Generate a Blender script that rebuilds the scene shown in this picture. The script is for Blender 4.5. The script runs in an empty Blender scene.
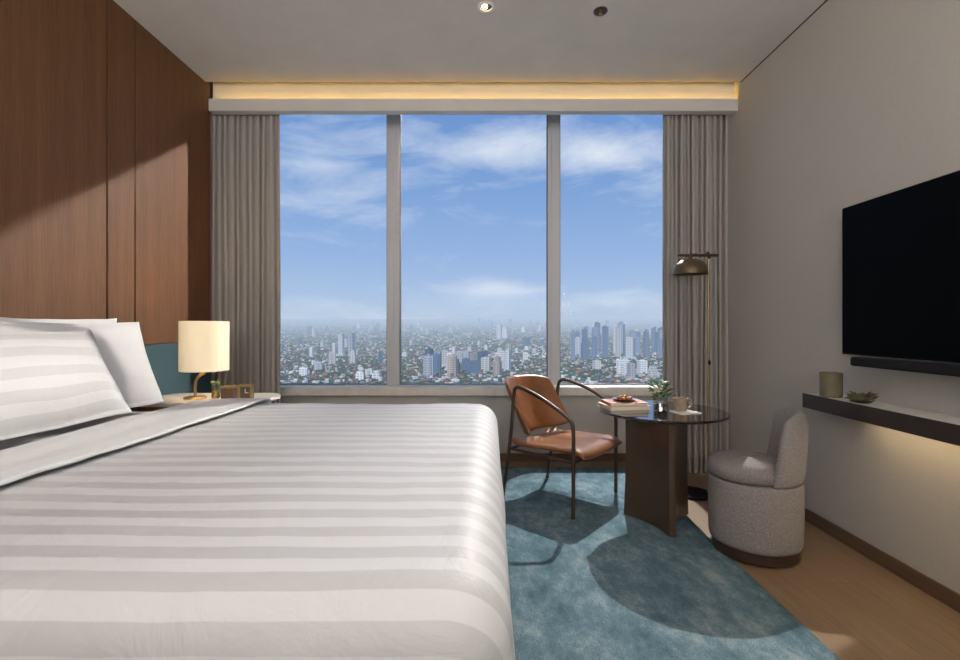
import bpy, bmesh, math, random
from mathutils import Vector, Matrix, noise
random.seed(7)
S = bpy.context.scene
COL = S.collection
S.view_settings.view_transform = 'Standard'

# ------------------------------------------------------------------ helpers
def s2l(c):
    out=[]
    for v in c:
        v/=255.0
        out.append(v/12.92 if v<=0.04045 else ((v+0.055)/1.055)**2.4)
    return tuple(out)+(1.0,)

class NT:
    def __init__(s, tree): s.t=tree; s.n=tree.nodes; s.l=tree.links
    def new(s,k,**kw):
        n=s.n.new(k)
        for a,b in kw.items(): setattr(n,a,b)
        return n
    def put(s,sock,v):
        if hasattr(v,'is_linked') or hasattr(v,'links'): s.l.new(v,sock)
        else: sock.default_value=v
    def math(s,op,a,b=None,c=None,clamp=False):
        n=s.n.new('ShaderNodeMath'); n.operation=op; n.use_clamp=clamp
        s.put(n.inputs[0],a)
        if b is not None: s.put(n.inputs[1],b)
        if c is not None: s.put(n.inputs[2],c)
        return n.outputs[0]
    def mix(s,f,a,b,bt='MIX'):
        n=s.n.new('ShaderNodeMix'); n.data_type='RGBA'; n.blend_type=bt
        s.put(n.inputs[0],f); s.put(n.inputs[6],a); s.put(n.inputs[7],b)
        return n.outputs[2]
    def noise(s,vec,scale,detail=4,rough=.55,dist=0):
        n=s.n.new('ShaderNodeTexNoise'); n.inputs['Scale'].default_value=scale
        n.inputs['Detail'].default_value=detail; n.inputs['Roughness'].default_value=rough
        n.inputs['Distortion'].default_value=dist
        if vec is not None: s.l.new(vec,n.inputs['Vector'])
        return n.outputs['Fac']
    def mapping(s,vec,scale=(1,1,1),loc=(0,0,0)):
        n=s.n.new('ShaderNodeMapping'); n.inputs['Scale'].default_value=scale; n.inputs['Location'].default_value=loc
        s.l.new(vec,n.inputs['Vector']); return n.outputs[0]
    def ramp(s,f,stops):
        n=s.n.new('ShaderNodeValToRGB'); e=n.color_ramp.elements
        while len(e)<len(stops): e.new(0.5)
        for i,(p,c) in enumerate(stops): e[i].position=p; e[i].color=c
        s.l.new(f,n.inputs[0]); return n.outputs[0]

def mat(name, col, rough=.5, metal=0, nscale=0, namt=.12, nvec=(1,1,1), bump=0, bscale=None, emis=None, estr=0, sheen=0, coat=0, spec=None, space='Object'):
    m=bpy.data.materials.new(name); m.use_nodes=True
    t=NT(m.node_tree); b=t.n['Principled BSDF']
    c=s2l(col)
    b.inputs['Base Color'].default_value=c
    b.inputs['Roughness'].default_value=rough; b.inputs['Metallic'].default_value=metal
    b.inputs['Sheen Weight'].default_value=sheen; b.inputs['Coat Weight'].default_value=coat
    if spec is not None: b.inputs['Specular IOR Level'].default_value=spec
    if emis: b.inputs['Emission Color'].default_value=s2l(emis); b.inputs['Emission Strength'].default_value=estr
    if nscale or bump:
        tc=t.new('ShaderNodeTexCoord'); v=t.mapping(tc.outputs[space],nvec)
    if nscale:
        f=t.noise(v,nscale,5)
        lo=tuple(x*(1-namt*2) for x in c[:3])+(1,); hi=tuple(min(1,x*(1+namt*2)) for x in c[:3])+(1,)
        t.l.new(t.ramp(f,[(.3,lo),(.7,hi)]),b.inputs['Base Color'])
    if bump:
        f2=t.noise(v,bscale or nscale*4,3)
        bn=t.new('ShaderNodeBump'); bn.inputs['Strength'].default_value=bump; bn.inputs['Distance'].default_value=.01
        t.l.new(f2,bn.inputs['Height']); t.l.new(bn.outputs[0],b.inputs['Normal'])
    return m

def link(o): COL.objects.link(o); return o
def root(name,loc,rot=0,label='',cat=''):
    e=bpy.data.objects.new(name,None); e.location=loc; e.rotation_euler=(0,0,rot); e.empty_display_size=.1
    e['label']=label; e['category']=cat
    return link(e)
def tag(o,label,cat,group=None):
    o['label']=label; o['category']=cat
    if group: o['group']=group
    return o
def struct(o): o['kind']='structure'; return o
def mobj(name,vs,fs,m,parent=None,smooth=False,loc=(0,0,0)):
    me=bpy.data.meshes.new(name); me.from_pydata([tuple(v) for v in vs],[],fs); me.validate(); me.update()
    bm=bmesh.new(); bm.from_mesh(me); bmesh.ops.recalc_face_normals(bm,faces=bm.faces); bm.to_mesh(me); bm.free()
    if smooth:
        for p in me.polygons: p.use_smooth=True
    me.materials.append(m)
    o=bpy.data.objects.new(name,me); o.location=loc
    if parent: o.parent=parent
    return link(o)
def smooth_angle(o,a=35):
    me=o.data
    for p in me.polygons: p.use_smooth=True
    bm=bmesh.new(); bm.from_mesh(me)
    for e in bm.edges:
        if len(e.link_faces)==2 and e.calc_face_angle(0)>math.radians(a): e.smooth=False
    bm.to_mesh(me); bm.free()
    return o
def boxdata(x0,x1,y0,y1,z0,z1):
    vs=[(x0,y0,z0),(x1,y0,z0),(x1,y1,z0),(x0,y1,z0),(x0,y0,z1),(x1,y0,z1),(x1,y1,z1),(x0,y1,z1)]
    fs=[(0,3,2,1),(4,5,6,7),(0,1,5,4),(1,2,6,5),(2,3,7,6),(3,0,4,7)]
    return vs,fs
def box(name,x0,x1,y0,y1,z0,z1,m,parent=None,bev=0,seg=2,center=True):
    c=Vector(((x0+x1)/2,(y0+y1)/2,(z0+z1)/2)) if center else Vector((0,0,0))
    vs,fs=boxdata(x0,x1,y0,y1,z0,z1)
    o=mobj(name,[Vector(v)-c for v in vs],fs,m,parent,loc=c)
    if bev:
        b=o.modifiers.new('bev','BEVEL'); b.width=bev; b.segments=seg; b.limit_method='NONE'
        for p in o.data.polygons: p.use_smooth=True
        w=o.modifiers.new('wn','WEIGHTED_NORMAL')
    return o
def multibox(name,boxes,m,parent=None,loc=(0,0,0)):
    V=[];F=[]
    for b in boxes:
        vs,fs=boxdata(*b); k=len(V); V+=vs; F+=[tuple(i+k for i in f) for f in fs]
    return mobj(name,V,F,m,parent,loc=loc)
def lathe(name,prof,m,parent=None,loc=(0,0,0),segs=48,ang=35):
    V=[];F=[]
    n=len(prof)
    for i in range(segs):
        a=2*math.pi*i/segs
        for r,z in prof: V.append((r*math.cos(a),r*math.sin(a),z))
    for i in range(segs):
        j=(i+1)%segs
        for k in range(n-1): F.append((i*n+k,j*n+k,j*n+k+1,i*n+k+1))
    me=mobj(name,V,F,m,parent,loc=loc)
    bm=bmesh.new(); bm.from_mesh(me.data); bmesh.ops.remove_doubles(bm,verts=bm.verts,dist=1e-5)
    bmesh.ops.recalc_face_normals(bm,faces=bm.faces); bm.to_mesh(me.data); bm.free()
    return smooth_angle(me,ang)
def cr(pts,n=8):
    P=[Vector(p) for p in pts]; P=[2*P[0]-P[1]]+P+[2*P[-1]-P[-2]]
    out=[]
    for i in range(1,len(P)-2):
        for k in range(n):
            t=k/n; a,b,c,d=P[i-1],P[i],P[i+1],P[i+2]
            out.append(.5*((2*b)+(-a+c)*t+(2*a-5*b+4*c-d)*t*t+(-a+3*b-3*c+d)*t**3))
    out.append(P[-2]); return out
def tube(name,pts,r,m,parent=None,segs=10,smooth=6,loc=(0,0,0)):
    P=cr(pts,smooth) if smooth>1 else [Vector(p) for p in pts]
    V=[];F=[]
    T0=(P[1]-P[0]).normalized(); up=Vector((0,0,1)) if abs(T0.z)<.9 else Vector((0,1,0))
    N=T0.cross(up).normalized()
    for i,p in enumerate(P):
        T=(P[min(i+1,len(P)-1)]-P[max(i-1,0)]).normalized()
        N=(N-T*N.dot(T)).normalized(); B=T.cross(N)
        rr=r[min(i,len(r)-1)] if isinstance(r,(list,tuple)) else r
        for k in range(segs):
            a=2*math.pi*k/segs; V.append(p+N*math.cos(a)*rr+B*math.sin(a)*rr)
    for i in range(len(P)-1):
        for k in range(segs):
            j=(k+1)%segs; F.append((i*segs+k,i*segs+j,(i+1)*segs+j,(i+1)*segs+k))
    F.append(tuple(range(segs))[::-1]); F.append(tuple((len(P)-1)*segs+k for k in range(segs)))
    return smooth_angle(mobj(name,V,F,m,parent,loc=loc),50)
def grid(name,nu,nv,fn,m,parent=None,loc=(0,0,0),close=False):
    V=[fn(i/nu,j/nv) for i in range(nu+1) for j in range(nv+1)]
    F=[(i*(nv+1)+j,(i+1)*(nv+1)+j,(i+1)*(nv+1)+j+1,i*(nv+1)+j+1) for i in range(nu) for j in range(nv)]
    return mobj(name,V,F,m,parent,smooth=True,loc=loc)
def nz(x,y,z=0): return noise.noise(Vector((x,y,z)))
def rim(nu,nv):
    return [i*(nv+1) for i in range(nu+1)]+[nu*(nv+1)+j for j in range(1,nv+1)]+[i*(nv+1)+nv for i in range(nu-1,-1,-1)]+[j for j in range(nv-1,0,-1)]
def slab(name,nu,nv,fn,thick,m,parent=None,pw=8):
    """padded panel: mid surface fn(u,v), thickness profile rounded to the rim"""
    mid=[[Vector(fn(i/nu,j/nv)) for j in range(nv+1)] for i in range(nu+1)]
    V=[]
    for side in (1,-1):
        for i in range(nu+1):
            for j in range(nv+1):
                du=mid[min(i+1,nu)][j]-mid[max(i-1,0)][j]; dv=mid[i][min(j+1,nv)]-mid[i][max(j-1,0)]
                n=du.cross(dv).normalized()
                u=abs(2*i/nu-1); v=abs(2*j/nv-1)
                k=(max(0,1-u**pw))**.5*(max(0,1-v**pw))**.5
                th=thick/2*(.25+.75*k)
                V.append(mid[i][j]+n*side*th)
    n0=(nu+1)*(nv+1); F=[]
    for i in range(nu):
        for j in range(nv):
            a=i*(nv+1)+j; b=a+nv+1
            F.append((a,b,b+1,a+1)); F.append((n0+a,n0+a+1,n0+b+1,n0+b))
    bd=rim(nu,nv)
    for k in range(len(bd)):
        a,b=bd[k],bd[(k+1)%len(bd)]; F.append((a,b,n0+b,n0+a))
    return mobj(name,V,F,m,parent,smooth=True)

# ------------------------------------------------------------------ materials
def wood_mat(name,c1,c2,axis='z',rough=.42,scale=1):
    m=bpy.data.materials.new(name); m.use_nodes=True; t=NT(m.node_tree); b=t.n['Principled BSDF']
    g=t.new('ShaderNodeNewGeometry')
    sc={'z':(210,210,3.6),'y':(60,1.2,60),'x':(1.2,60,60)}[axis]
    v=t.mapping(g.outputs['Position'],tuple(k*scale for k in sc))
    f=t.noise(v,1.6,7,.65,.1)
    v2=t.mapping(g.outputs['Position'],{'z':(9,9,.25),'y':(3,.3,3),'x':(.3,3,3)}[axis])
    f2=t.noise(v2,1.5,3)
    ff=t.math('ADD',t.math('MULTIPLY',f,.7),t.math('MULTIPLY',f2,.3))
    t.l.new(t.ramp(ff,[(.36,s2l(c1)),(.64,s2l(c2))]),b.inputs['Base Color'])
    b.inputs['Roughness'].default_value=rough; b.inputs['Specular IOR Level'].default_value=.3
    bn=t.new('ShaderNodeBump'); bn.inputs['Strength'].default_value=.08; bn.inputs['Distance'].default_value=.003
    t.l.new(f,bn.inputs['Height']); t.l.new(bn.outputs[0],b.inputs['Normal'])
    return m
M_wood=wood_mat('walnut_veneer',(80,52,32),(112,76,48),'z',.55)
M_woodtrim=wood_mat('dark_wood_trim',(84,66,52),(108,86,68),'y',.45)
M_nswood=wood_mat('nightstand_wood',(92,64,44),(125,90,62),'x',.4)
M_wall=mat('linen_wallpaper',(178,172,164),.85,0,220,.05,(1,1,2.2),.2,240)
M_wallwin=mat('window_wall_paint',(184,179,172),.8,0,6,.03)
M_ceil=mat('ceiling_paint',(194,188,183),.9,0,5,.02)
M_trimw=mat('pelmet_paint',(190,187,184),.6,0,5,.02)
M_frame=mat('window_frame_metal',(190,190,191),.45,0,5,.01)
M_framed=mat('window_gasket_gray',(128,127,127),.5,0,8,.03)
M_dark=mat('shadow_gap',(46,40,34),.8,0,5,.05)
M_teal=mat('teal_upholstery',(44,74,84),.85,0,180,.12,(1,1,1),.3,220,sheen=.1)
M_bronze=mat('dark_bronze',(80,64,53),.38,.45,12,.06)
M_brass=mat('aged_brass',(165,138,92),.3,.8,20,.06)
M_pole=mat('brushed_brass_pole',(136,116,86),.35,.5,20,.05)
M_black=mat('gloss_black',(3,3,3),.5,0,3,.1,spec=.05)
M_blackm=mat('matt_black',(16,16,16),.7,0,30,.1,spec=.1)
M_leather=mat('caramel_leather',(124,80,46),.30,0,9,.10,(1,1,1),.12,160)
M_boucle=mat('gray_boucle',(134,127,125),.95,0,130,.14,(1,1,1),.5,170,sheen=.08)
M_boucle2=mat('gray_boucle_seat',(128,121,119),.95,0,130,.14,(1,1,1),.5,170,sheen=.08)
M_ceramic=mat('taupe_ceramic',(150,132,112),.5,0,30,.08)
M_white=mat('white_porcelain',(222,218,210),.3,0,10,.02)
M_linen=mat('white_cotton',(200,200,203),.85,0,4,.02,(1,1,1),.35,7)
M_stone=mat('pale_stone',(212,206,196),.3,0,14,.04)
M_leaf=mat('leaf_green',(84,114,58),.6,0,30,.2)
M_succ=mat('succulent_gray_green',(104,102,72),.7,0,40,.25)
M_candle=mat('smoky_candle_glass',(104,97,76),.25,0,10,.08)
M_table=mat('smoked_glass_top',(26,20,17),.05,0,4,.05,coat=.5)
M_plinth=mat('dark_plinth_wood',(58,40,34),.35,0,20,.1)
M_snack=mat('baked_snack',(158,98,52),.7,0,60,.25)

def curtain_mat():
    m=mat('taupe_curtain',(150,142,136),.9,0,0); t=NT(m.node_tree); b=t.n['Principled BSDF']
    tc=t.new('ShaderNodeTexCoord'); v=t.mapping(tc.outputs['Object'],(300,300,300))
    f=t.noise(v,1,2); t.l.new(t.ramp(f,[(.3,s2l((146,140,136))),(.7,s2l((168,162,157)))]),b.inputs['Base Color'])
    b.inputs['Specular IOR Level'].default_value=.2
    return m
M_curt=curtain_mat()

def stripe_mat(name,attr,period,duty=.5,c1=(203,203,205),c2=(185,185,187)):
    m=bpy.data.materials.new(name); m.use_nodes=True; t=NT(m.node_tree); b=t.n['Principled BSDF']
    a=t.new('ShaderNodeAttribute'); a.attribute_name=attr
    ph=t.math('FRACT',t.math('DIVIDE',a.outputs['Fac'],period))
    d=t.math('ABSOLUTE',t.math('SUBTRACT',ph,.5))
    f=t.math('MULTIPLY_ADD',t.math('SUBTRACT',d,duty/2),40,.5,True)
    t.l.new(t.mix(f,s2l(c2),s2l(c1)),b.inputs['Base Color'])
    t.l.new(t.math('MULTIPLY_ADD',f,.25,.5),b.inputs['Roughness'])
    g=t.new('ShaderNodeNewGeometry'); n=t.noise(g.outputs['Position'],5,5,.55,.6)
    bn=t.new('ShaderNodeBump'); bn.inputs['Strength'].default_value=.4; bn.inputs['Distance'].default_value=.03
    t.l.new(n,bn.inputs['Height']); t.l.new(bn.outputs[0],b.inputs['Normal'])
    return m
M_duvet=stripe_mat('sateen_stripe_duvet','arc',.098,.5)
M_fold=stripe_mat('sateen_stripe_fold','arc',.16,.4,(208,208,210),(199,199,201))
M_pstr=stripe_mat('sateen_stripe_pillow','arc',.084,.5,(202,202,204),(186,186,188))

def floor_mat():
    m=bpy.data.materials.new('oak_floor'); m.use_nodes=True; t=NT(m.node_tree); b=t.n['Principled BSDF']
    g=t.new('ShaderNodeNewGeometry')
    sep=t.new('ShaderNodeSeparateXYZ'); t.l.new(g.outputs['Position'],sep.inputs[0])
    comb=t.new('ShaderNodeCombineXYZ'); t.l.new(sep.outputs[1],comb.inputs[0]); t.l.new(sep.outputs[0],comb.inputs[1])
    br=t.new('ShaderNodeTexBrick'); t.l.new(comb.outputs[0],br.inputs['Vector'])
    br.inputs['Scale'].default_value=1; br.inputs['Brick Width'].default_value=1.5; br.inputs['Row Height'].default_value=.16
    br.inputs['Mortar Size'].default_value=.0015
    br.inputs['Color1'].default_value=s2l((116,95,72)); br.inputs['Color2'].default_value=s2l((132,109,84)); br.inputs['Mortar'].default_value=s2l((78,62,48))
    f=t.noise(t.mapping(g.outputs['Position'],(50,2,50)),1.5,5)
    c=t.mix(.5,br.outputs['Color'],t.ramp(f,[(.3,s2l((108,86,64))),(.7,s2l((138,114,88)))]))
    t.l.new(c,b.inputs['Base Color']); b.inputs['Roughness'].default_value=.5
    return m
def rug_mat():
    m=bpy.data.materials.new('teal_rug'); m.use_nodes=True; t=NT(m.node_tree); b=t.n['Principled BSDF']
    g=t.new('ShaderNodeNewGeometry')
    f=t.noise(t.mapping(g.outputs['Position'],(1.7,1,1)),3.0,12,.80,.1)
    c=t.ramp(f,[(.38,s2l((80,104,114))),(.48,s2l((99,124,135))),(.55,s2l((120,141,150))),(.66,s2l((156,170,174)))])
    f2=t.noise(g.outputs['Position'],190,4,.8)
    c=t.mix(.85,c,t.ramp(f2,[(.34,(.40,.40,.40,1)),(.66,(1.0,1.0,1.0,1))]),'MULTIPLY')
    c=t.mix(1,c,(1.25,1.25,1.25,1),'MULTIPLY')
    t.l.new(c,b.inputs['Base Color']); b.inputs['Roughness'].default_value=1; b.inputs['Specular IOR Level'].default_value=.1
    bn=t.new('ShaderNodeBump'); bn.inputs['Strength'].default_value=.6; bn.inputs['Distance'].default_value=.01
    t.l.new(f2,bn.inputs['Height']); t.l.new(bn.outputs[0],b.inputs['Normal'])
    return m
def glass_mat(name,refl=.06,tint=(1,1,1,1)):
    m=bpy.data.materials.new(name); m.use_nodes=True; t=NT(m.node_tree); t.n.clear()
    o=t.new('ShaderNodeOutputMaterial'); tr=t.new('ShaderNodeBsdfTransparent'); gl=t.new('ShaderNodeBsdfGlossy')
    tr.inputs[0].default_value=tint; gl.inputs['Roughness'].default_value=.02
    mx=t.new('ShaderNodeMixShader'); mx.inputs[0].default_value=refl
    t.l.new(tr.outputs[0],mx.inputs[1]); t.l.new(gl.outputs[0],mx.inputs[2]); t.l.new(mx.outputs[0],o.inputs[0])
    return m
def emis(name,c,s):
    m=mat(name,(240,230,210),.6,0,0,emis=c,estr=s); return m
M_floor=floor_mat(); M_rug=rug_mat(); M_glass=glass_mat('window_glass',.001); M_vase=glass_mat('clear_glass',.16,(.9,.93,.92,1))

# ------------------------------------------------------------------ shell
XL,XR,YW,YB,ZC=-2.16,2.01,4.30,-1.6,3.11
XW=XL-.10
struct(box('floor',XL-.3,XR+.2,YB-.1,YW+.25,-.1,0,M_floor))
struct(box('ceiling',XL-.3,XR+.2,YB-.1,3.74,ZC,3.35,M_ceil))
struct(box('trim_1',XL-.3,XR,3.74,YW+.25,3.25,3.35,M_ceil))
struct(box('wall_right',XR,XR+.15,YB-.1,YW+.25,0,3.35,M_wall))
struct(box('wall_left',XL-.3,XW-.002,YB-.1,YW+.25,0,3.35,M_dark))
struct(box('wall_back',XL-.3,XR+.2,YB-.15,YB,0,3.35,M_wallwin))
struct(box('trim_2',XW,XL,YB,2.753,1.09,ZC,M_wood,bev=.002))
struct(box('trim_3',XW,XL,2.765,2.975,1.09,ZC,M_wood,bev=.002))
struct(box('trim_4',XW,XL,2.987,3.80,1.09,ZC,M_wood,bev=.002))
struct(box('trim_5',XW,XL-.004,YB,3.80,ZC-.001,3.25,M_wood))
struct(box('trim_6',XW,XL-.005,YB,3.80,0,.29,M_wood))
wx0,wx1=-1.95,1.80
struct(box('wall_window',XW,XR,YW,YW+.2,0,.60,M_wallwin))
struct(multibox('wall_window_jambs',[(XW,wx0,YW,YW+.2,.60,3.25),(wx1,XR,YW,YW+.2,.60,3.25)],M_wallwin))
struct(box('trim_7',XW,XR,YW-.09,YW+.1,.595,.672,M_stone,bev=.006))
struct(box('baseboard_window',XW,XR,YW-.015,YW,0,.07,M_woodtrim))
struct(box('baseboard_right',XR-.014,XR,YB,YW-.02,0,.075,M_woodtrim,bev=.003))
struct(box('trim_8',XR-.006,XR,YB,3.74,ZC-.006,ZC,M_dark))  # dark strip painting the shadow gap where right wall meets ceiling
zb,zt=.672,3.25
mull=[(-.872,-.762),(.592,.698)]
spans=[(wx0,mull[0][0]),(mull[0][1],mull[1][0]),(mull[1][1],wx1)]
gy=YW+.10
for i,(a,b) in enumerate(spans):
    w=.008
    fr=struct(multibox('window_%d'%(i+1),[(a,a+w,gy-.02,gy+.03,zb,zt),(b-w,b,gy-.02,gy+.03,zb,zt),(a+w,b-w,gy-.02,gy+.03,zb,zb+w),(a+w,b-w,gy-.02,gy+.03,zt-w,zt)],M_framed))
    g=box('glass_pane',a+w,b-w,gy+.01,gy+.015,zb+w,zt-w,M_glass,parent=fr)
for i,(a,b) in enumerate(mull):
    struct(multibox('trim_%d'%(9+i),[(a,b,gy-.04,gy+.03,zb,zt),(a+.03,b-.045,gy-.055,gy-.04,zb,zt)],M_frame))
struct(multibox('trim_11',[(XL,XR-.002,3.78,3.80,2.903,2.998),(XL,XR-.002,3.80,3.85,2.903,2.915),(XL,XR-.002,3.838,3.85,2.915,3.25)],M_trimw))
M_led=emis('warm_led',(255,205,92),46)
led=box('cove_light_strip',XL+.03,XR-.03,3.806,3.820,2.915,2.925,M_led)
tag(led,"warm LED strip glowing inside the curtain pelmet cove","light strip")

# ------------------------------------------------------------------ headboard + rug
hb=box('headboard',XW+.002,XL+.012,.2,3.80,.30,1.085,M_teal,bev=.008)
tag(hb,"teal upholstered wall-mounted headboard panel below wood veneer","headboard")
rug=grid('rug',60,90,lambda u,v:(-.7+1.98*u,-.9+4.98*v,.0105+.001*nz(u*30,v*60)),M_rug)
sol=rug.modifiers.new('s','SOLIDIFY'); sol.thickness=.009; sol.offset=-1
tag(rug,"teal mottled short-pile rug on the wooden floor under bed","rug")

# ------------------------------------------------------------------ curtains
def curtain(name,x0,x1,label,seed):
    nw=(x1-x0)/.053
    def f(u,v):
        ph=(u*nw+.6*nz(u*7,v*.5,seed))*2*math.pi
        amp=.024*(1-.55*nz(u*11,v*1.2,seed+4))
        x=x0+(x1-x0)*u-.004*math.sin(2*ph)
        y=amp*math.sin(ph)+.012*nz(u*5,v*3,seed)
        return (x-(x0+x1)/2,y,.02+v*3.02)
    o=grid(name,int(nw*22),24,f,M_curt,loc=((x0+x1)/2,3.905,0))
    tag(o,label,"curtain")
    return o
curtain('curtain',-2.235,-1.648,"taupe pleated floor-length curtain drawn beside the bedside table",1)
curtain('curtain',1.468,1.99,"taupe pleated floor-length curtain behind the floor lamp",5)

# ------------------------------------------------------------------ ceiling fittings
e=root('downlight',(.018,2.86,ZC),0,"round recessed ceiling downlight, switched on, silver trim","ceiling light")
lathe('trim_ring',[(.034,.001),(.05,.001),(.052,-.006),(.036,-.008),(.034,.001)],M_white,e)
lathe('reflector',[(0,-.0005),(.034,-.0005)],M_bronze,e)
lathe('lamp',[(0,-.014),(.014,-.012),(.018,-.004),(.018,-.001)],emis('downlight_glow',(255,225,170),9),e,loc=(-.008,-.004,0))
e=root('ceiling_sprinkler',(.71,2.90,ZC),0,"round recessed brass-toned ceiling fitting, switched off","ceiling fitting")
lathe('trim_ring',[(.0,.0),(.042,0),(.042,-.005),(.030,-.010),(.026,-.004),(0,-.004)],M_bronze,e)
lathe('nozzle',[(0,-.022),(.012,-.020),(.008,-.014),(.008,-.004),(0,-.004)],M_brass,e,segs=16)

# ------------------------------------------------------------------ bed
bed=root('bed',(-1.05,1.77,0),0,"king bed with white sateen-striped duvet and turned-down edge","bed")
bl=Vector((-1.05,1.77,0))
box('bed_base',-2.13+1.05,-.02+1.05,.86-1.77,2.68-1.77,.016,.34,mat('bed_base_fabric',(120,110,104),.9,0,100,.1),bed,bev=.02)
box('mattress',-2.14+1.05,-.03+1.05,.85-1.77,2.70-1.77,.345,.735,M_linen,bed,bev=.06,seg=4)
def drape(name,X0,X1,ytop0,ytop1,z,r,drop,m,nu,nv,stripe='y',foot=True,parent=None,seed=0,extra=0):
    dmax=r*math.pi/2+drop
    cx1=X1-r if foot else X1
    cy0,cy1=ytop0+r,ytop1-r
    lenx=(cx1-X0)+(dmax if foot else 0); leny=(cy1-cy0)+2*dmax
    V=[];A=[]
    for i in range(nu+1):
        a=X0+lenx*i/nu
        for j in range(nv+1):
            b=cy0-dmax+leny*j/nv
            px=min(a,cx1); py=min(max(b,cy0),cy1)
            ox,oy=a-px,b-py
            d=math.hypot(ox,oy)
            if d>1e-6:
                n=Vector((ox/d,oy/d)); dd=min(d,dmax)
                if dd<r*math.pi/2: h=r*math.sin(dd/r); zz=-r*(1-math.cos(dd/r))
                else:
                    q=dd-r*math.pi/2; h=r+.012*math.sin(q*5)+.015*q; zz=-r-q
                    h+=.014*nz(a*4,b*4,seed)*min(1,q*6)
                x=px+n.x*h; y=py+n.y*h; w=z+zz
            else: x,y,w=a,b,z
            w+= .008*nz(a*1.3,b*2.1,seed+2)+.004*nz(a*3,b*4,seed+7)+.0025*nz(a*11,b*9,seed+11)
            x+=.016*(y-.75)-.034
            V.append((x-bl.x,y-bl.y,max(w,.03)+extra)); A.append(b if stripe=='y' else a)
    F=[(i*(nv+1)+j,(i+1)*(nv+1)+j,(i+1)*(nv+1)+j+1,i*(nv+1)+j+1) for i in range(nu) for j in range(nv)]
    me=bpy.data.meshes.new(name); me.from_pydata(V,[],F); 
    for p in me.polygons: p.use_smooth=True
    at=me.attributes.new('arc','FLOAT','POINT'); at.data.foreach_set('value',A)
    me.materials.append(m); o=bpy.data.objects.new(name,me); o.parent=parent; link(o)
    s=o.modifiers.new('s','SOLIDIFY'); s.thickness=.012; s.offset=-1
    return o
drape('duvet',-1.52,.085,.745,2.83,.765,.115,.46,M_duvet,130,170,'y',True,bed,0)
drape('duvet_turnover',-1.58,-1.235,.740,2.835,.795,.115,.40,M_fold,24,140,'x',False,bed,0)

def pillow(name,w,h,t,m,loc,tilt,yaw,label,roll=0,seed=0):
    N=36; V=[];A=[]
    for side in (1,-1):
        for i in range(N+1):
            for j in range(N+1):
                u=-1+2*i/N; v=-1+2*j/N
                fu=min(1,abs(u)/.95); fv=min(1,abs(v)/.93)
                th=max(0,(1-fu**2.4))**.6*max(0,(1-fv**2.4))**.6
                px=w/2*u*(1-.03*(1-v*v))
                pz=h/2*v*(1-.05*(1-u*u))
                th*= t/2*(1+.10*nz(u*2,v*2,seed))
                th+=.004
                V.append((side*th+.010*nz(u*1.3,v*1.3,seed+3),px+.01*nz(u*2,v*2,seed+5),pz+.010*nz(u*2,v*2,seed+8))); A.append(pz+h/2)
    n=(N+1)**2; F=[]
    for i in range(N):
        for j in range(N):
            a=i*(N+1)+j; F.append((a,a+N+1,a+N+2,a+1)); F.append((n+a,n+a+1,n+a+N+2,n+a+N+1))
    bd=rim(N,N)
    for k in range(len(bd)):
        a,b=bd[k],bd[(k+1)%len(bd)]; F.append((a,b,n+b,n+a))
    me=bpy.data.meshes.new(name); me.from_pydata(V,[],F)
    at=me.attributes.new('arc','FLOAT','POINT'); at.data.foreach_set('value',A)
    bm=bmesh.new(); bm.from_mesh(me); bmesh.ops.recalc_face_normals(bm,faces=bm.faces); bm.to_mesh(me); bm.free()
    for p in me.polygons: p.use_smooth=True
    me.materials.append(m); o=bpy.data.objects.new(name,me); link(o)
    o.location=loc; o.rotation_euler=(math.radians(roll),math.radians(tilt),math.radians(yaw))
    tag(o,label,"pillow"); return o
pillow('pillow',.84,.48,.12,M_linen,(-2.055,2.29,1.01),-3,0,"plain white pillow standing against the headboard",seed=1)
pillow('pillow',.92,.47,.14,M_linen,(-1.875,2.225,1.003),-18,-2,"plain white pillow leaning behind the striped pillow",seed=5)
pillow('pillow',1.00,.42,.17,M_pstr,(-1.685,1.67,1.000),-27,0,"white sateen-striped pillow leaning on plain white pillows",seed=9)

# ------------------------------------------------------------------ nightstand
ns=root('nightstand',(-1.73,3.12,0),0,"wooden bedside table with pale stone top beside bed","nightstand")
def rrect(x0,x1,y0,y1,rad,n=8):
    pts=[]
    for cx,cy,a0 in ((x1-rad,y1-rad,0),(x0+rad,y1-rad,90),(x0+rad,y0+rad,180),(x1-rad,y0+rad,270)):
        for k in range(n+1):
            a=math.radians(a0+90*k/n); pts.append((cx+rad*math.cos(a),cy+rad*math.sin(a)))
    return pts
def prism(name,pts,z0,z1,m,parent=None,bev=0,loc=(0,0,0)):
    n=len(pts); V=[(x,y,z0) for x,y in pts]+[(x,y,z1) for x,y in pts]
    F=[tuple(range(n))[::-1],tuple(range(n,2*n))]+[(i,(i+1)%n,n+(i+1)%n,n+i) for i in range(n)]
    o=mobj(name,V,F,m,parent,loc=loc); smooth_angle(o,30)
    if bev:
        b=o.modifiers.new('b','BEVEL'); b.width=bev; b.segments=2; b.limit_method='ANGLE'
    return o
prism('nightstand_top',rrect(-.41,.37,-.25,.20,.12),.72,.745,M_stone,ns,.004)
prism('nightstand_body',rrect(-.40,.33,-.23,.18,.10),.06,.72,M_nswood,ns)
box('drawer',.332,.346,-.14,.10,.50,.70,M_nswood,ns,bev=.004)
prism('plinth',rrect(-.38,.30,-.2,.16,.08),0,.06,M_blackm,ns)

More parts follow.
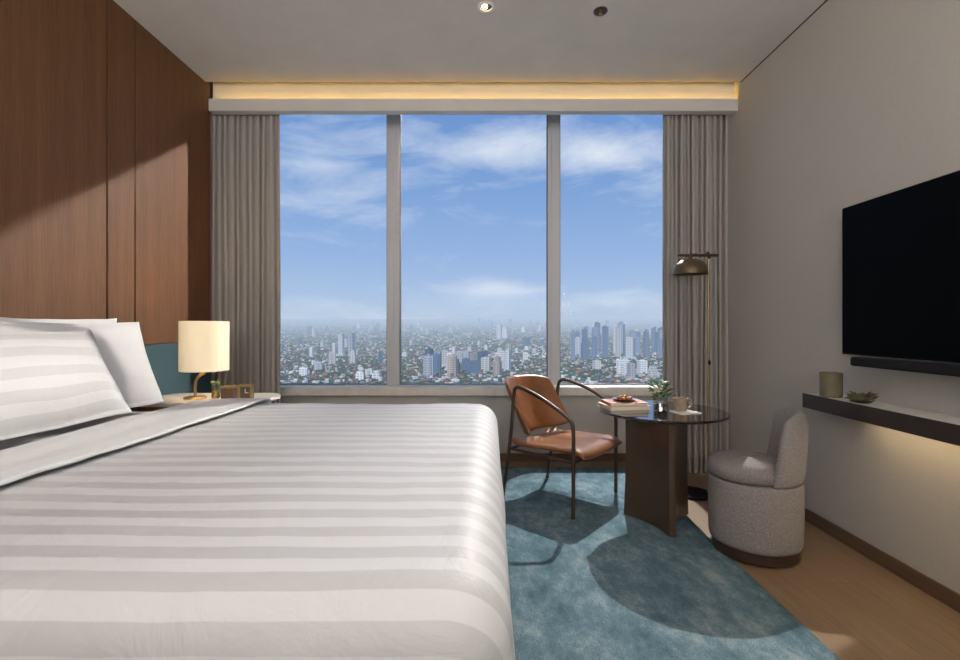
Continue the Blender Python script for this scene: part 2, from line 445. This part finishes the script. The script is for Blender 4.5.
tl=root('table_lamp',(-1.775,3.06,.745),0,"brass bedside lamp with cream cylindrical fabric shade, lit","table lamp")
lathe('lamp_base',[(0,0),(.065,0),(.067,.006),(.06,.012),(0,.014)],M_brass,tl,loc=(-.06,0,0))
tube('stem',[(-.06,0,.01),(-.06,0,.08),(-.05,0,.125),(-.02,0,.155),(.0,0,.17),(.0,0,.26)],.009,M_brass,tl)
M_shade=mat('cream_shade',(238,226,200),.85,0,0,emis=(255,226,176),estr=.34)
t=NT(M_shade.node_tree); b=t.n['Principled BSDF']; tc=t.new('ShaderNodeTexCoord')
f=t.noise(t.mapping(tc.outputs['Object'],(500,500,500)),1,2)
t.l.new(t.ramp(f,[(.3,s2l((228,214,188))),(.7,s2l((240,226,200)))]),b.inputs['Base Color'])
lathe('lamp_shade',[(.141,.178),(.141,.492),(.137,.492),(.137,.178),(.141,.178)],M_shade,tl,segs=64)
lathe('bulb',[(0,.36),(.02,.352),(.03,.33),(.024,.30),(.012,.27),(.012,.255),(0,.255)],emis('bulb_glow',(255,214,150),6),tl,segs=20)
L=bpy.data.lights.new('bulb_light','POINT'); L.energy=4; L.color=(1,.80,.55); L.shadow_soft_size=.04
lo=bpy.data.objects.new('bulb_light',L); lo.parent=tl; lo.location=(0,0,.33+.08); link(lo)

ck=root('desk_clock',(-1.475,2.985,.745),math.radians(8),"small brass framed bedside clock with dark brown face","clock")
multibox('clock_frame',[(-.042,.042,-.02,.02,0,.013),(-.042,.042,-.02,.02,.085,.098),(-.042,-.030,-.02,.02,.013,.085),(.030,.042,-.02,.02,.013,.085)],M_brass,ck)
box('clock_face',-.030,.030,-.008,.012,.013,.085,mat('clock_face_brown',(84,66,48),.5,0,20,.1),ck)
multibox('clock_hands',[(-.002,.002,-.012,-.009,.047,.072),(-.002,.019,-.012,-.009,.045,.049)],M_white,ck)
bx=root('tissue_box',(-1.585,3.0,.745),math.radians(-6),"small dark wooden box with brass lid beside the clock","box")
box('box_body',-.038,.038,-.032,.032,0,.075,mat('box_brown_wood',(86,64,46),.45,0,20,.1),bx,bev=.004)
box('box_lid',-.040,.040,-.034,.034,.075,.088,M_brass,bx,bev=.003)

def leafcluster(name,parent,n,R,h,m,size,loc=(0,0,0)):
    V=[];F=[]
    for i in range(n):
        a=random.uniform(0,6.28); rr=R*math.sqrt(random.random()); z=h*random.uniform(.2,1)
        p=Vector((rr*math.cos(a),rr*math.sin(a),z))
        d=Vector((math.cos(a),math.sin(a),random.uniform(-.1,.9))).normalized()*size*random.uniform(.6,1.2)
        sd=d.cross(Vector((0,0,1))).normalized()*size*.28
        up=sd.cross(d).normalized()*size*.12
        k=len(V); V+=[p,p+d*.35+sd+up,p+d*.75+sd*.8+up,p+d,p+d*.75-sd*.8+up,p+d*.35-sd+up,p+d*.5]
        F+=[(k,k+1,k+6),(k+1,k+2,k+6),(k+2,k+3,k+6),(k+3,k+4,k+6),(k+4,k+5,k+6),(k+5,k,k+6)]
    o=mobj(name,V,F,m,parent,loc=loc,smooth=True); s=o.modifiers.new('s','SOLIDIFY'); s.thickness=.0012
    return o
fl=root('small_flower_vase',(-1.675,3.01,.745),0,"small ceramic vase holding green and cream sprigs","vase")
lathe('vase',[(0,0),(.018,0),(.026,.02),(.022,.045),(.013,.055),(.015,.062),(.011,.06),(.011,.05),(0,.048)],M_brass,fl,segs=24)
leafcluster('foliage',fl,22,.015,.055,M_leaf,.030,(0,0,.05))

# ------------------------------------------------------------------ armchair
ch=root('armchair',(.5625,3.369,.0135),math.radians(-39.7),"low armchair, caramel leather sling seat and dark bronze tube frame","chair")
for sg in (-1,1):
    y=.30*sg
    tube('frame_side',[(-.31,y*.97,0),(-.27,y*.97,.25),(-.235,y*.97,.5),(-.215,y*.97,.72),(-.19,y*.99,.775),(-.13,y*1.03,.775),(.0,y*1.07,.735),(.13,y*1.08,.675),(.22,y*1.05,.615),(.25,y*1.03,.55),(.252,y*1.03,.3),(.252,y*1.03,0)],.0125,M_bronze,ch,segs=12)
for nm,p in (('crossbar',[(.245,-.305,.340),(.245,.305,.340)]),('crossbar',[(-.245,-.29,.350),(-.245,.29,.350)])):
    tube(nm,p,.010,M_bronze,ch,smooth=1)
for sg in (-1,1):
    tube('seat_rail',[(-.25,.29*sg,.350),(.25,.30*sg,.341)],.010,M_bronze,ch,smooth=1)
def seatf(u,v):
    q=2*v-1
    x=-.25+.57*u-.01*q*q*(u>.8); y=.285*q
    z=.388+.018*u-.028*(1-q*q)*(1-u*.5)
    if u>.84: z-=((u-.84)/.16)**2*.035
    if u<.15: z+=((.15-u)/.15)**2*.03
    return (x,y,z)
slab('seat',36,24,seatf,.040,M_leather,ch,14)
def backf(u,v):
    q=2*u-1; z=.435+.385*v
    hw=.292
    y=hw*q*(1-.06*q*q); x=-.235-.155*v-.04*v*v+.15*abs(q)**2.2-.015*math.sin(v*3.1)
    z-= .035*(abs(q)**5)*(2*v-1)
    return (x,y,z)
slab('backrest',40,24,backf,.030,M_leather,ch,14)

# ------------------------------------------------------------------ round table
TX,TY,TZ=1.10,2.95,.69
tb=root('side_table',(TX,TY,.001),0,"round dark glass-topped table on curved bronze pedestal","table")
lathe('table_top',[(0,TZ-.016),(.368,TZ-.016),(.375,TZ-.012),(.375,TZ-.004),(.371,TZ),(0,TZ)],M_table,tb,segs=96)
lathe('top_support',[(0,TZ-.03),(.2,TZ-.03),(.2,TZ-.0165),(0,TZ-.0165)],M_bronze,tb)
def arc3(a,b,bulge,n=14):
    a=Vector(a);b=Vector(b); d=b-a; nrm=Vector((d.y,-d.x)).normalized()
    return [tuple(a+d*(k/n)+nrm*bulge*math.sin(math.pi*k/n)) for k in range(n)]
pts=arc3((-.205,.10),(-.045,-.235),-.035)+arc3((-.045,-.235),(-.01,-.24),.004,3)+arc3((-.01,-.24),(.205,.10),-.035)+arc3((.205,.10),(.18,.13),.002,3)+arc3((.18,.13),(-.18,.13),-.035)+arc3((-.18,.13),(-.205,.10),.002,3)
levels=[0,.06,.15,.3,.5,.7,1.0]
V=[];F=[];n=len(pts)
for l in levels:
    k=1.0-.07*math.sin(min(1,l/.75)*math.pi/2*1.0)+.03*l
    z=.0115+(TZ-.03-.0115)*l
    V+=[(x*k-.0,y*k,z) for x,y in pts]
for i in range(len(levels)-1):
    for j in range(n): F.append((i*n+j,i*n+(j+1)%n,(i+1)*n+(j+1)%n,(i+1)*n+j))
F.append(tuple(range(n))[::-1]); F.append(tuple(range((len(levels)-1)*n,len(levels)*n)))
smooth_angle(mobj('pedestal',V,F,mat('pedestal_bronze',(90,73,60),.3,.4,3,.08),tb),35)
TZ+=.001
def book(name,loc,rot,w,d,h,col,label):
    r=root(name,loc,rot,label,"book"); m=mat(name+'_cover',col,.6,0,20,.05)
    multibox('cover',[(-w/2,w/2,-d/2,d/2,0,.002),(-w/2,w/2,-d/2,d/2,h-.002,h),(-w/2,-w/2+.003,-d/2,d/2,.002,h-.002)],m,r)
    box('pages',-w/2+.003,w/2-.004,-d/2+.004,d/2-.004,.002,h-.002,mat('paper_pages',(214,204,188),.9,0,200,.08,(1,1,4)),r)
    r['group']="books stacked on the round table"; return r
book('book',(.885,3.03,TZ),math.radians(10),.26,.20,.024,(196,178,158),"thick pale-covered book lying on the round table")
book('book',(.89,3.03,TZ+.024),math.radians(4),.24,.185,.018,(150,92,62),"rust-covered book lying on top of another book")
tr=root('snack_tray',(.895,3.04,TZ+.042),0,"small shallow dish holding baked snacks on stacked books","dish")
lathe('dish',[(0,0),(.05,0),(.075,.012),(.077,.014),(.05,.004),(0,.004)],M_plinth,tr,segs=32)
for i in range(7):
    a=i*1.05; rr=0 if i==6 else .034
    e=lathe('snack',[(0,0),(.012,.003),(.017,.011),(.013,.019),(0,.023)],M_snack,None,loc=(.895+rr*math.cos(a),3.04+rr*math.sin(a),TZ+.042+.006+(.012 if i==6 else 0)),segs=12)
    tag(e,"small round golden-brown baked snack in the dish","snack","baked snacks in the dish")
vs=root('glass_vase',(1.075,2.91,TZ),0,"clear glass tumbler vase holding small leafy green plant","vase")
lathe('glass',[(0,0),(.04,0),(.043,.004),(.045,.085),(.042,.085),(.040,.008),(0,.008)],M_vase,vs,segs=32)
lathe('water_pebbles',[(0,.009),(.037,.009),(.039,.045),(0,.05)],mat('plant_soil',(86,74,54),.8,0,60,.3),vs,segs=24)
leafcluster('foliage',vs,46,.045,.10,M_leaf,.045,(0,0,.06))
nk=prism('napkin',rrect(-.07,.07,-.06,.06,.01),0,.004,M_white,None,0,(1.205,2.86,TZ)); nk.rotation_euler=(0,0,.3)
tag(nk,"folded cream napkin on the round table under cup","napkin")
cp=root('cup',(1.19,2.89,TZ+.004),0,"taupe ceramic tea cup with handle on napkin","cup")
lathe('cup_body',[(0,0),(.03,0),(.036,.008),(.043,.06),(.044,.078),(.040,.078),(.038,.06),(.03,.012),(0,.010)],M_ceramic,cp,segs=32)
tube('handle',[(.040,0,.064),(.062,0,.062),(.066,0,.042),(.056,0,.022),(.036,0,.018)],.005,M_ceramic,cp)

# ------------------------------------------------------------------ tub stool
st=root('tub_chair',(1.455,2.575,.0125),0,"small round gray boucle tub stool with curved low backrest","stool")
lathe('plinth',[(0,0),(.205,0),(.208,.004),(.208,.052),(0,.052)],M_plinth,st,segs=64)
lathe('body',[(0,.053),(.205,.053),(.218,.06),(.223,.08),(.225,.2),(.225,.33),(.224,.375),(.219,.386),(0,.388)],M_boucle,st,segs=64,ang=60)
bdir=math.atan2(-.42,.91)
sx,sy=-.024*math.cos(bdir),-.024*math.sin(bdir)
lathe('seat',[(0,.3885),(.180,.3885),(.196,.395),(.208,.415),(.209,.440),(.200,.464),(.172,.482),(.10,.490),(0,.492)],M_boucle2,st,loc=(sx,sy,0),segs=64,ang=60)
for a in (20,110):
    r=math.radians(a); c,s_=math.cos(r),math.sin(r)
    tube('seat_seam',[(sx+c*q,sy+s_*q,z) for q,z in ((-.175,.479),(-.14,.485),(-.08,.490),(0,.4925),(.08,.490),(.14,.485),(.175,.479))],.0025,M_boucle,st)
def backshell():
    def mid(u,v):
        q=2*u-1
        top=.757-.05*abs(q)**3
        z=.385+(top-.385)*v
        half=math.radians(70-14*v)
        a=bdir+q*half
        r=.194+.014*v
        return (r*math.cos(a),r*math.sin(a),z)
    return slab('backrest',48,28,mid,.074,M_boucle,st,4)
backshell()

# ------------------------------------------------------------------ floor lamp
FX,FY=1.50,3.45
fp=root('floor_lamp',(FX,FY,0),0,"slim brass floor lamp with bronze dome shade beside curtain","floor lamp")
lathe('lamp_base',[(0,0),(.135,0),(.137,.008),(.13,.016),(0,.018)],M_blackm,fp,segs=48)
tube('pole',[(.12,0,.012),(.12,0,1.70)],.010,M_pole,fp,smooth=1)
tube('arm',[(.19,0,1.716),(-.10,0,1.716)],.011,M_bronze,fp,smooth=1)
tube('joint',[(.12,-.014,1.695),(.12,.014,1.735)],.012,M_bronze,fp,smooth=1)
tube('shade_stem',[(-.01,0,1.715),(-.01,0,1.68)],.012,M_bronze,fp,smooth=1)
lathe('lamp_shade',[(.012,1.69),(.05,1.684),(.088,1.665),(.112,1.63),(.120,1.59),(.120,1.578),(.116,1.578),(.116,1.59),(.107,1.628),(.083,1.66),(.045,1.678),(.012,1.683)],mat('shade_bronze',(98,84,64),.4,.5,10,.06),fp,loc=(-.01,0,0),segs=48,ang=50)
lathe('bulb',[(0,1.59),(.025,1.60),(.035,1.62),(.02,1.65),(0,1.66)],M_white,fp,loc=(-.01,0,0),segs=20)
box('switch',.112,.128,-.018,-.0115,.93,.96,M_blackm,fp)

# ------------------------------------------------------------------ TV + soundbar
tv=root('television',(XR,1.90,1.45),0,"large black flat-screen television mounted on the wall, off","television")
box('tv_body',-.055,-.03,-.715,.715,-.397,.395,M_blackm,tv,bev=.004)
box('screen',-.0565,-.0545,-.708,.708,-.388,.388,M_black,tv)
box('wall_bracket',-.03,0,-.2,.2,-.15,.15,M_blackm,tv)
sb=root('soundbar',(XR,1.95,1.025),0,"slim black soundbar mounted under the television","soundbar")
box('speaker_body',-.14,-.06,-.50,.50,-.022,.022,mat('speaker_mesh',(30,29,30),.75,0,300,.3,spec=.2),sb,bev=.01,seg=3)
box('mount',-.06,0,-.1,.1,-.01,.01,M_blackm,sb)

# ------------------------------------------------------------------ wall shelf
sh=root('wall_shelf',(XR,1.4,0),0,"long floating wall shelf, pale top and dark bronze front edge","shelf")
box('shelf_body',-.175,0,-1.35,1.35,.755,.812,mat('shelf_bronze',(66,56,48),.45,.3,6,.08),sh,bev=.003)
box('shelf_top',-.172,0,-1.347,1.348,.812,.820,M_stone,sh,bev=.002)
box('light_strip',-.13,-.09,-1.3,1.05,.748,.755,emis('shelf_led',(255,226,178),12),sh)
box('shelf_edge',-.180,-.175,-1.35,1.35,.742,.822,mat('shelf_edge_bronze',(62,52,45),.4,.4,6,.08),sh)
cd=root('candle',(1.90,2.62,.82),0,"smoky green glass candle jar on the wall shelf","candle")
lathe('jar',[(0,0),(.047,0),(.052,.005),(.053,.13),(.049,.132),(.047,.128),(.046,.10),(0,.10)],M_candle,cd,segs=40)
lathe('lid',[(0,.101),(.045,.101),(.045,.104),(0,.104)],M_ceramic,cd,segs=32)
sc=root('succulent_plant',(1.905,2.42,.82),0,"small brown-green succulent in a low dish on shelf","plant")
lathe('dish',[(0,0),(.04,0),(.048,.008),(.044,.010),(0,.008)],M_plinth,sc,segs=24)
leafcluster('foliage',sc,130,.050,.032,M_succ,.026,(0,0,.006))

# ------------------------------------------------------------------ world / sky
W=bpy.data.worlds.new('sky'); S.world=W; W.use_nodes=True; t=NT(W.node_tree)
bg=t.n['Background']
tc=t.new('ShaderNodeTexCoord'); sp=t.new('ShaderNodeSeparateXYZ'); t.l.new(tc.outputs['Generated'],sp.inputs[0])
x,y,z=sp.outputs
az=t.math('ARCTAN2',x,y)
grad=t.ramp(z,[(0.0,s2l((184,201,223))),(.02,s2l((184,202,225))),(.06,s2l((173,197,228))),(.14,s2l((152,182,226))),(.28,s2l((126,163,215))),(.42,s2l((110,149,208))),(1,s2l((80,120,180)))])
cb=t.new('ShaderNodeCombineXYZ'); t.l.new(az,cb.inputs[0]); t.l.new(t.math('MULTIPLY',t.math('ADD',z,t.math('MULTIPLY',az,-.06)),3.6),cb.inputs[1])
n1=t.noise(cb.outputs[0],3.8,12,.63,.45)
def blob(ua,va,ru,rv,k):
    a=t.math('DIVIDE',t.math('SUBTRACT',az,ua),ru); b=t.math('DIVIDE',t.math('SUBTRACT',z,va),rv)
    r2=t.math('ADD',t.math('MULTIPLY',a,a),t.math('MULTIPLY',b,b))
    return t.math('MULTIPLY',t.math('EXPONENT',t.math('MULTIPLY',r2,-1)),k)
bl_=None
for p in ((.04,.355,.22,.050,.46),(.27,.325,.14,.040,.40),(-.33,.30,.11,.060,.38),(-.22,.23,.16,.03,.14),(.02,.077,.11,.018,.46),(.26,.05,.12,.018,.26),(-.28,.09,.12,.02,.12),(0,.03,.5,.03,.12)):
    q=blob(*p); bl_=q if bl_ is None else t.math('ADD',bl_,q)
cf=t.math('ADD',t.math('MULTIPLY',n1,1.3),bl_)
cf=t.math('MULTIPLY',t.math('SUBTRACT',cf,.72),1.6,None,True)
cf=t.math('MULTIPLY',cf,.90)
col=t.mix(cf,grad,s2l((232,239,248)))
t.l.new(col,bg.inputs['Color']); bg.inputs['Strength'].default_value=1.0

# ------------------------------------------------------------------ city
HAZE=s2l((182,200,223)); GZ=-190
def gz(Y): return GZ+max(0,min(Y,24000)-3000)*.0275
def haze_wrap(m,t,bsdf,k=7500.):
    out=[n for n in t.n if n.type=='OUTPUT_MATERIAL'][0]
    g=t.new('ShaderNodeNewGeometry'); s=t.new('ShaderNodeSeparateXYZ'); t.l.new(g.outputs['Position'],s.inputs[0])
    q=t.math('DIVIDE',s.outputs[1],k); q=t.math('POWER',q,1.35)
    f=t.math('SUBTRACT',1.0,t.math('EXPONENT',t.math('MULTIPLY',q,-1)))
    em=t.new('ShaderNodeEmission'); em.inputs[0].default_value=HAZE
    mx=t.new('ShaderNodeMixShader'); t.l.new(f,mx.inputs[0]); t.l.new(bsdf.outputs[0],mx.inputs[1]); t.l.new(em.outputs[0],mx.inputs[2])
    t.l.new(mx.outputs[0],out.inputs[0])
def tower_mat():
    m=bpy.data.materials.new('tower_facade'); m.use_nodes=True; t=NT(m.node_tree); b=t.n['Principled BSDF']
    g=t.new('ShaderNodeNewGeometry'); s=t.new('ShaderNodeSeparateXYZ'); t.l.new(g.outputs['Position'],s.inputs[0])
    oi=t.new('ShaderNodeObjectInfo')
    base=t.mix(1,oi.outputs['Color'],t.ramp(oi.outputs['Random'],[(0,(.8,.8,.8,1)),(1,(1.2,1.2,1.2,1))]),'MULTIPLY')
    fz=t.math('FRACT',t.math('DIVIDE',s.outputs[2],9.0)); fx=t.math('FRACT',t.math('DIVIDE',t.math('ADD',s.outputs[0],s.outputs[1]),12.0))
    w=t.math('MULTIPLY',t.math('GREATER_THAN',fz,.45),t.math('GREATER_THAN',fx,.35))
    c=t.mix(t.math('MULTIPLY',w,.5),base,s2l((70,90,112)))
    t.l.new(c,b.inputs['Base Color']); b.inputs['Roughness'].default_value=.6
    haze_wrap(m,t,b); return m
def low_mat():
    m=bpy.data.materials.new('lowrise'); m.use_nodes=True; t=NT(m.node_tree); b=t.n['Principled BSDF']
    a=t.new('ShaderNodeAttribute'); a.attribute_name='tint'
    t.l.new(a.outputs['Color'],b.inputs['Base Color']); b.inputs['Roughness'].default_value=.9
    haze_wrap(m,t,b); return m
def ground_mat():
    m=bpy.data.materials.new('city_ground'); m.use_nodes=True; t=NT(m.node_tree); b=t.n['Principled BSDF']
    g=t.new('ShaderNodeNewGeometry')
    v=t.new('ShaderNodeTexVoronoi'); v.inputs['Scale'].default_value=.04; t.l.new(g.outputs['Position'],v.inputs['Vector'])
    sc=t.new('ShaderNodeSeparateColor'); t.l.new(v.outputs['Color'],sc.inputs[0])
    c=t.ramp(sc.outputs[0],[(0,s2l((60,80,58))),(.4,s2l((88,100,80))),(.55,s2l((146,140,132))),(.8,s2l((158,132,114))),(1,s2l((210,208,204)))])
    n=t.noise(g.outputs['Position'],.002,4)
    c=t.mix(t.math('MULTIPLY_ADD',n,3,-1.3,True),c,s2l((66,88,64)))
    t.l.new(c,b.inputs['Base Color']); b.inputs['Roughness'].default_value=1
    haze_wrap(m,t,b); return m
rows=[300,3000,6000,12000,24000,60000]
GV=[];GF=[]
for i,Y in enumerate(rows):
    zz=gz(Y)-GZ if Y<=24000 else gz(24000)-GZ-400
    GV+=[(-30000,Y,zz),(30000,Y,zz)]
    if i: GF.append((2*i-2,2*i-1,2*i+1,2*i))
g=mobj('ground',GV,GF,ground_mat(),loc=(0,0,GZ)); struct(g)
TM=tower_mat()
def tmesh(boxes):
    V=[];F=[]
    for b in boxes:
        vs,fs=boxdata(*b); k=len(V); V+=vs; F+=[tuple(i+k for i in f) for f in fs]
    me=bpy.data.meshes.new('tower'); me.from_pydata(V,[],F); me.materials.append(TM); return me
temps=[tmesh([(-.5,.5,-.5,.5,0,.94),(-.2,.25,-.2,.25,.94,1)]),
       tmesh([(-.5,.5,-.5,.5,0,.7),(-.38,.38,-.38,.38,.7,.92),(-.15,.15,-.15,.15,.92,1)]),
       tmesh([(-.8,.8,-.7,.7,0,.12),(-.45,.45,-.45,.45,.12,.97),(-.3,.1,-.3,.3,.97,1)]),
       tmesh([(-.5,-.08,-.5,.5,0,.95),(.08,.5,-.5,.5,0,1),(-.08,.08,-.2,.2,0,.9)]),
       tmesh([(-.5,.5,-.3,.3,0,.93),(-.3,.3,-.5,.5,0,.88),(-.1,.1,-.1,.1,.93,1)])]
placed=[]
PAL={'b':[(150,166,184),(118,140,164),(134,152,172),(176,186,196),(206,208,210),(104,128,156)],'w':[(240,240,238),(226,224,218),(206,206,208)],'m':[(216,214,210),(178,182,188),(100,126,152),(74,104,128),(84,118,148),(198,184,166),(236,236,234)]}
def tower(X,Y,w,h,pal):
    R=w*1.0
    for (a,b,r) in placed:
        if (a-X)**2+(b-Y)**2<(r+R)**2: return False
    placed.append((X,Y,R))
    o=bpy.data.objects.new('high_rise_building',random.choice(temps)); link(o)
    o.location=(X,Y,gz(Y)); o.scale=(w,w*random.uniform(.7,1.0),h); o.rotation_euler=(0,0,random.uniform(-.5,.5))
    o.color=s2l(random.choice(PAL[pal]))
    tag(o,"distant high-rise building standing in hazy city","building","high-rise buildings of the city")
    return True
def at_px(u,Y): return (u-483)/480.0*Y
cl=[(594,624,2800,3600,38,185,222,8,'b'),(572,596,2800,3800,34,130,190,9,'b'),(628,664,2800,3900,38,120,185,11,'b'),(500,545,3000,4400,32,50,90,7,'m'),
 (420,455,1850,2300,34,65,95,8,'m'),(455,508,1850,2500,34,55,92,13,'m'),(285,385,2300,4200,28,35,75,13,'m'),(338,354,3000,3400,38,120,150,3,'w'),
 (590,664,1700,2300,32,40,65,9,'w'),(285,330,5500,7500,45,80,130,6,'m'),(330,385,6500,10000,50,60,110,6,'m'),(401,547,6000,10500,50,50,120,12,'m'),(562,664,5500,9000,50,70,130,8,'b'),
 (285,664,9500,14000,70,80,160,16,'m'),(498,508,5000,5600,60,130,170,2,'w'),(401,547,2600,4200,26,30,55,12,'w'),(300,384,1700,2300,26,22,40,9,'w')]
for u0,u1,Y0,Y1,w,h0,h1,n,pl in cl:
    k=0; tries=0
    while k<n and tries<n*16:
        tries+=1
        Y=random.uniform(Y0,Y1)
        if tower(at_px(random.uniform(u0,u1),Y),Y,w*random.uniform(.75,1.2),random.uniform(h0,h1),pl): k+=1
V=[];F=[];C=[]
pal=[(186,180,172),(224,222,216),(168,122,98),(146,106,86),(128,128,126),(62,84,56),(54,78,52),(76,96,64),(200,196,192),(160,156,150),(238,236,232),(100,116,132),(58,80,56),(70,92,62),(64,88,58),(60,82,60)]
for i in range(24000):
    inv=random.uniform(1/24000.,1/1350.); Y=1/inv
    X=random.uniform(-.50,.48)*Y
    k=max(1,Y/3000.)**.75
    wide=random.random()<.05
    a=random.uniform(6,14)*k*(2.4 if wide else 1); b_=random.uniform(6,14)*k*(1.6 if wide else 1); h=random.choice((4,5,6,7,8,10,14))*random.uniform(.7,1.2)*max(1,Y/6000.)**.3
    gm=.5+.5*noise.noise(Vector((X/700.,Y/900.,3)))
    c=random.choice(pal[5:8]+pal[12:]) if random.random()<gm*.5 else random.choice(pal)
    if c[1]>c[0] and c[1]>c[2]: a*=1.4; b_*=1.4; h=min(h,8)
    R=math.hypot(a,b_)/2
    if any((p[0]-X)**2+(p[1]-Y)**2<(p[2]+R)**2 for p in placed): continue
    Z0=gz(Y)-GZ
    vs,fs=boxdata(X-a/2,X+a/2,Y-b_/2,Y+b_/2,Z0-1,Z0+h)
    th=random.uniform(0,1.57); ct,sn=math.cos(th),math.sin(th)
    vs=[(X+(p[0]-X)*ct-(p[1]-Y)*sn,Y+(p[0]-X)*sn+(p[1]-Y)*ct,p[2]) for p in vs]
    kk=len(V); V+=vs; F+=[tuple(q+kk for q in f) for f in fs[1:]]
    lc=s2l(c); C+=[lc]*5
me=bpy.data.meshes.new('city_rooftops'); me.from_pydata(V,[],F)
at=me.attributes.new('tint','FLOAT_COLOR','FACE'); at.data.foreach_set('color',[q for c in C for q in c])
me.materials.append(low_mat()); o=bpy.data.objects.new('city_rooftops',me); o.location=(0,0,GZ); link(o)
tag(o,"dense carpet of low-rise city houses, roofs and trees","city"); o['kind']='stuff'

# ------------------------------------------------------------------ lights
def light(name,kind,loc,energy,color=(1,1,1),target=None,**kw):
    L=bpy.data.lights.new(name,kind); L.energy=energy; L.color=color
    for a,b in kw.items(): setattr(L,a,b)
    o=bpy.data.objects.new(name,L); o.location=loc
    if target is not None: o.rotation_euler=(Vector(target)-Vector(loc)).to_track_quat('-Z','Y').to_euler()
    return link(o)
light('sun','SUN',(0,-5,40),2.8,(1,.96,.9),(12,25,0),angle=.01)
light('window_key','SPOT',(1.5,5.4,3.25),900,(1,.98,.95),(1.3,2.5,.3),spot_size=math.radians(62),spot_blend=.7,shadow_soft_size=.02)
light('window_wash','SPOT',(3.6,7.0,4.92),2700,(1,.94,.85),(-2.25,2.55,1.85),spot_size=math.radians(30),spot_blend=.6,shadow_soft_size=.05)
light('ceiling_fill','AREA',(-.2,.2,3.05),16,(1,.98,.95),(-.2,.4,0),shape='RECTANGLE',size=2.6,size_y=1.8)  # added soft fill for the room's ambient level, no fixture modelled
light('rear_fill_uplight','AREA',(.1,-1.2,1.7),145,(1,.97,.93),(.1,.0,3.4),shape='RECTANGLE',size=3.4,size_y=.9)  # unseen fill added behind the camera to lift ceiling, walls and curtains
light('downlight_beam','SPOT',(.018,2.86,3.09),14,(1,.85,.65),(.0,2.86,0),spot_size=math.radians(80),spot_blend=.8,shadow_soft_size=.03)

# ------------------------------------------------------------------ camera
cam=bpy.data.cameras.new('camera'); cam.lens=18; cam.sensor_width=36; cam.clip_start=.05; cam.clip_end=80000
cam.shift_x=-3/960; cam.shift_y=-3/960
co=bpy.data.objects.new('camera',cam); co.location=(0,0,1.2); co.rotation_euler=(math.radians(90),0,0); link(co)
S.camera=co
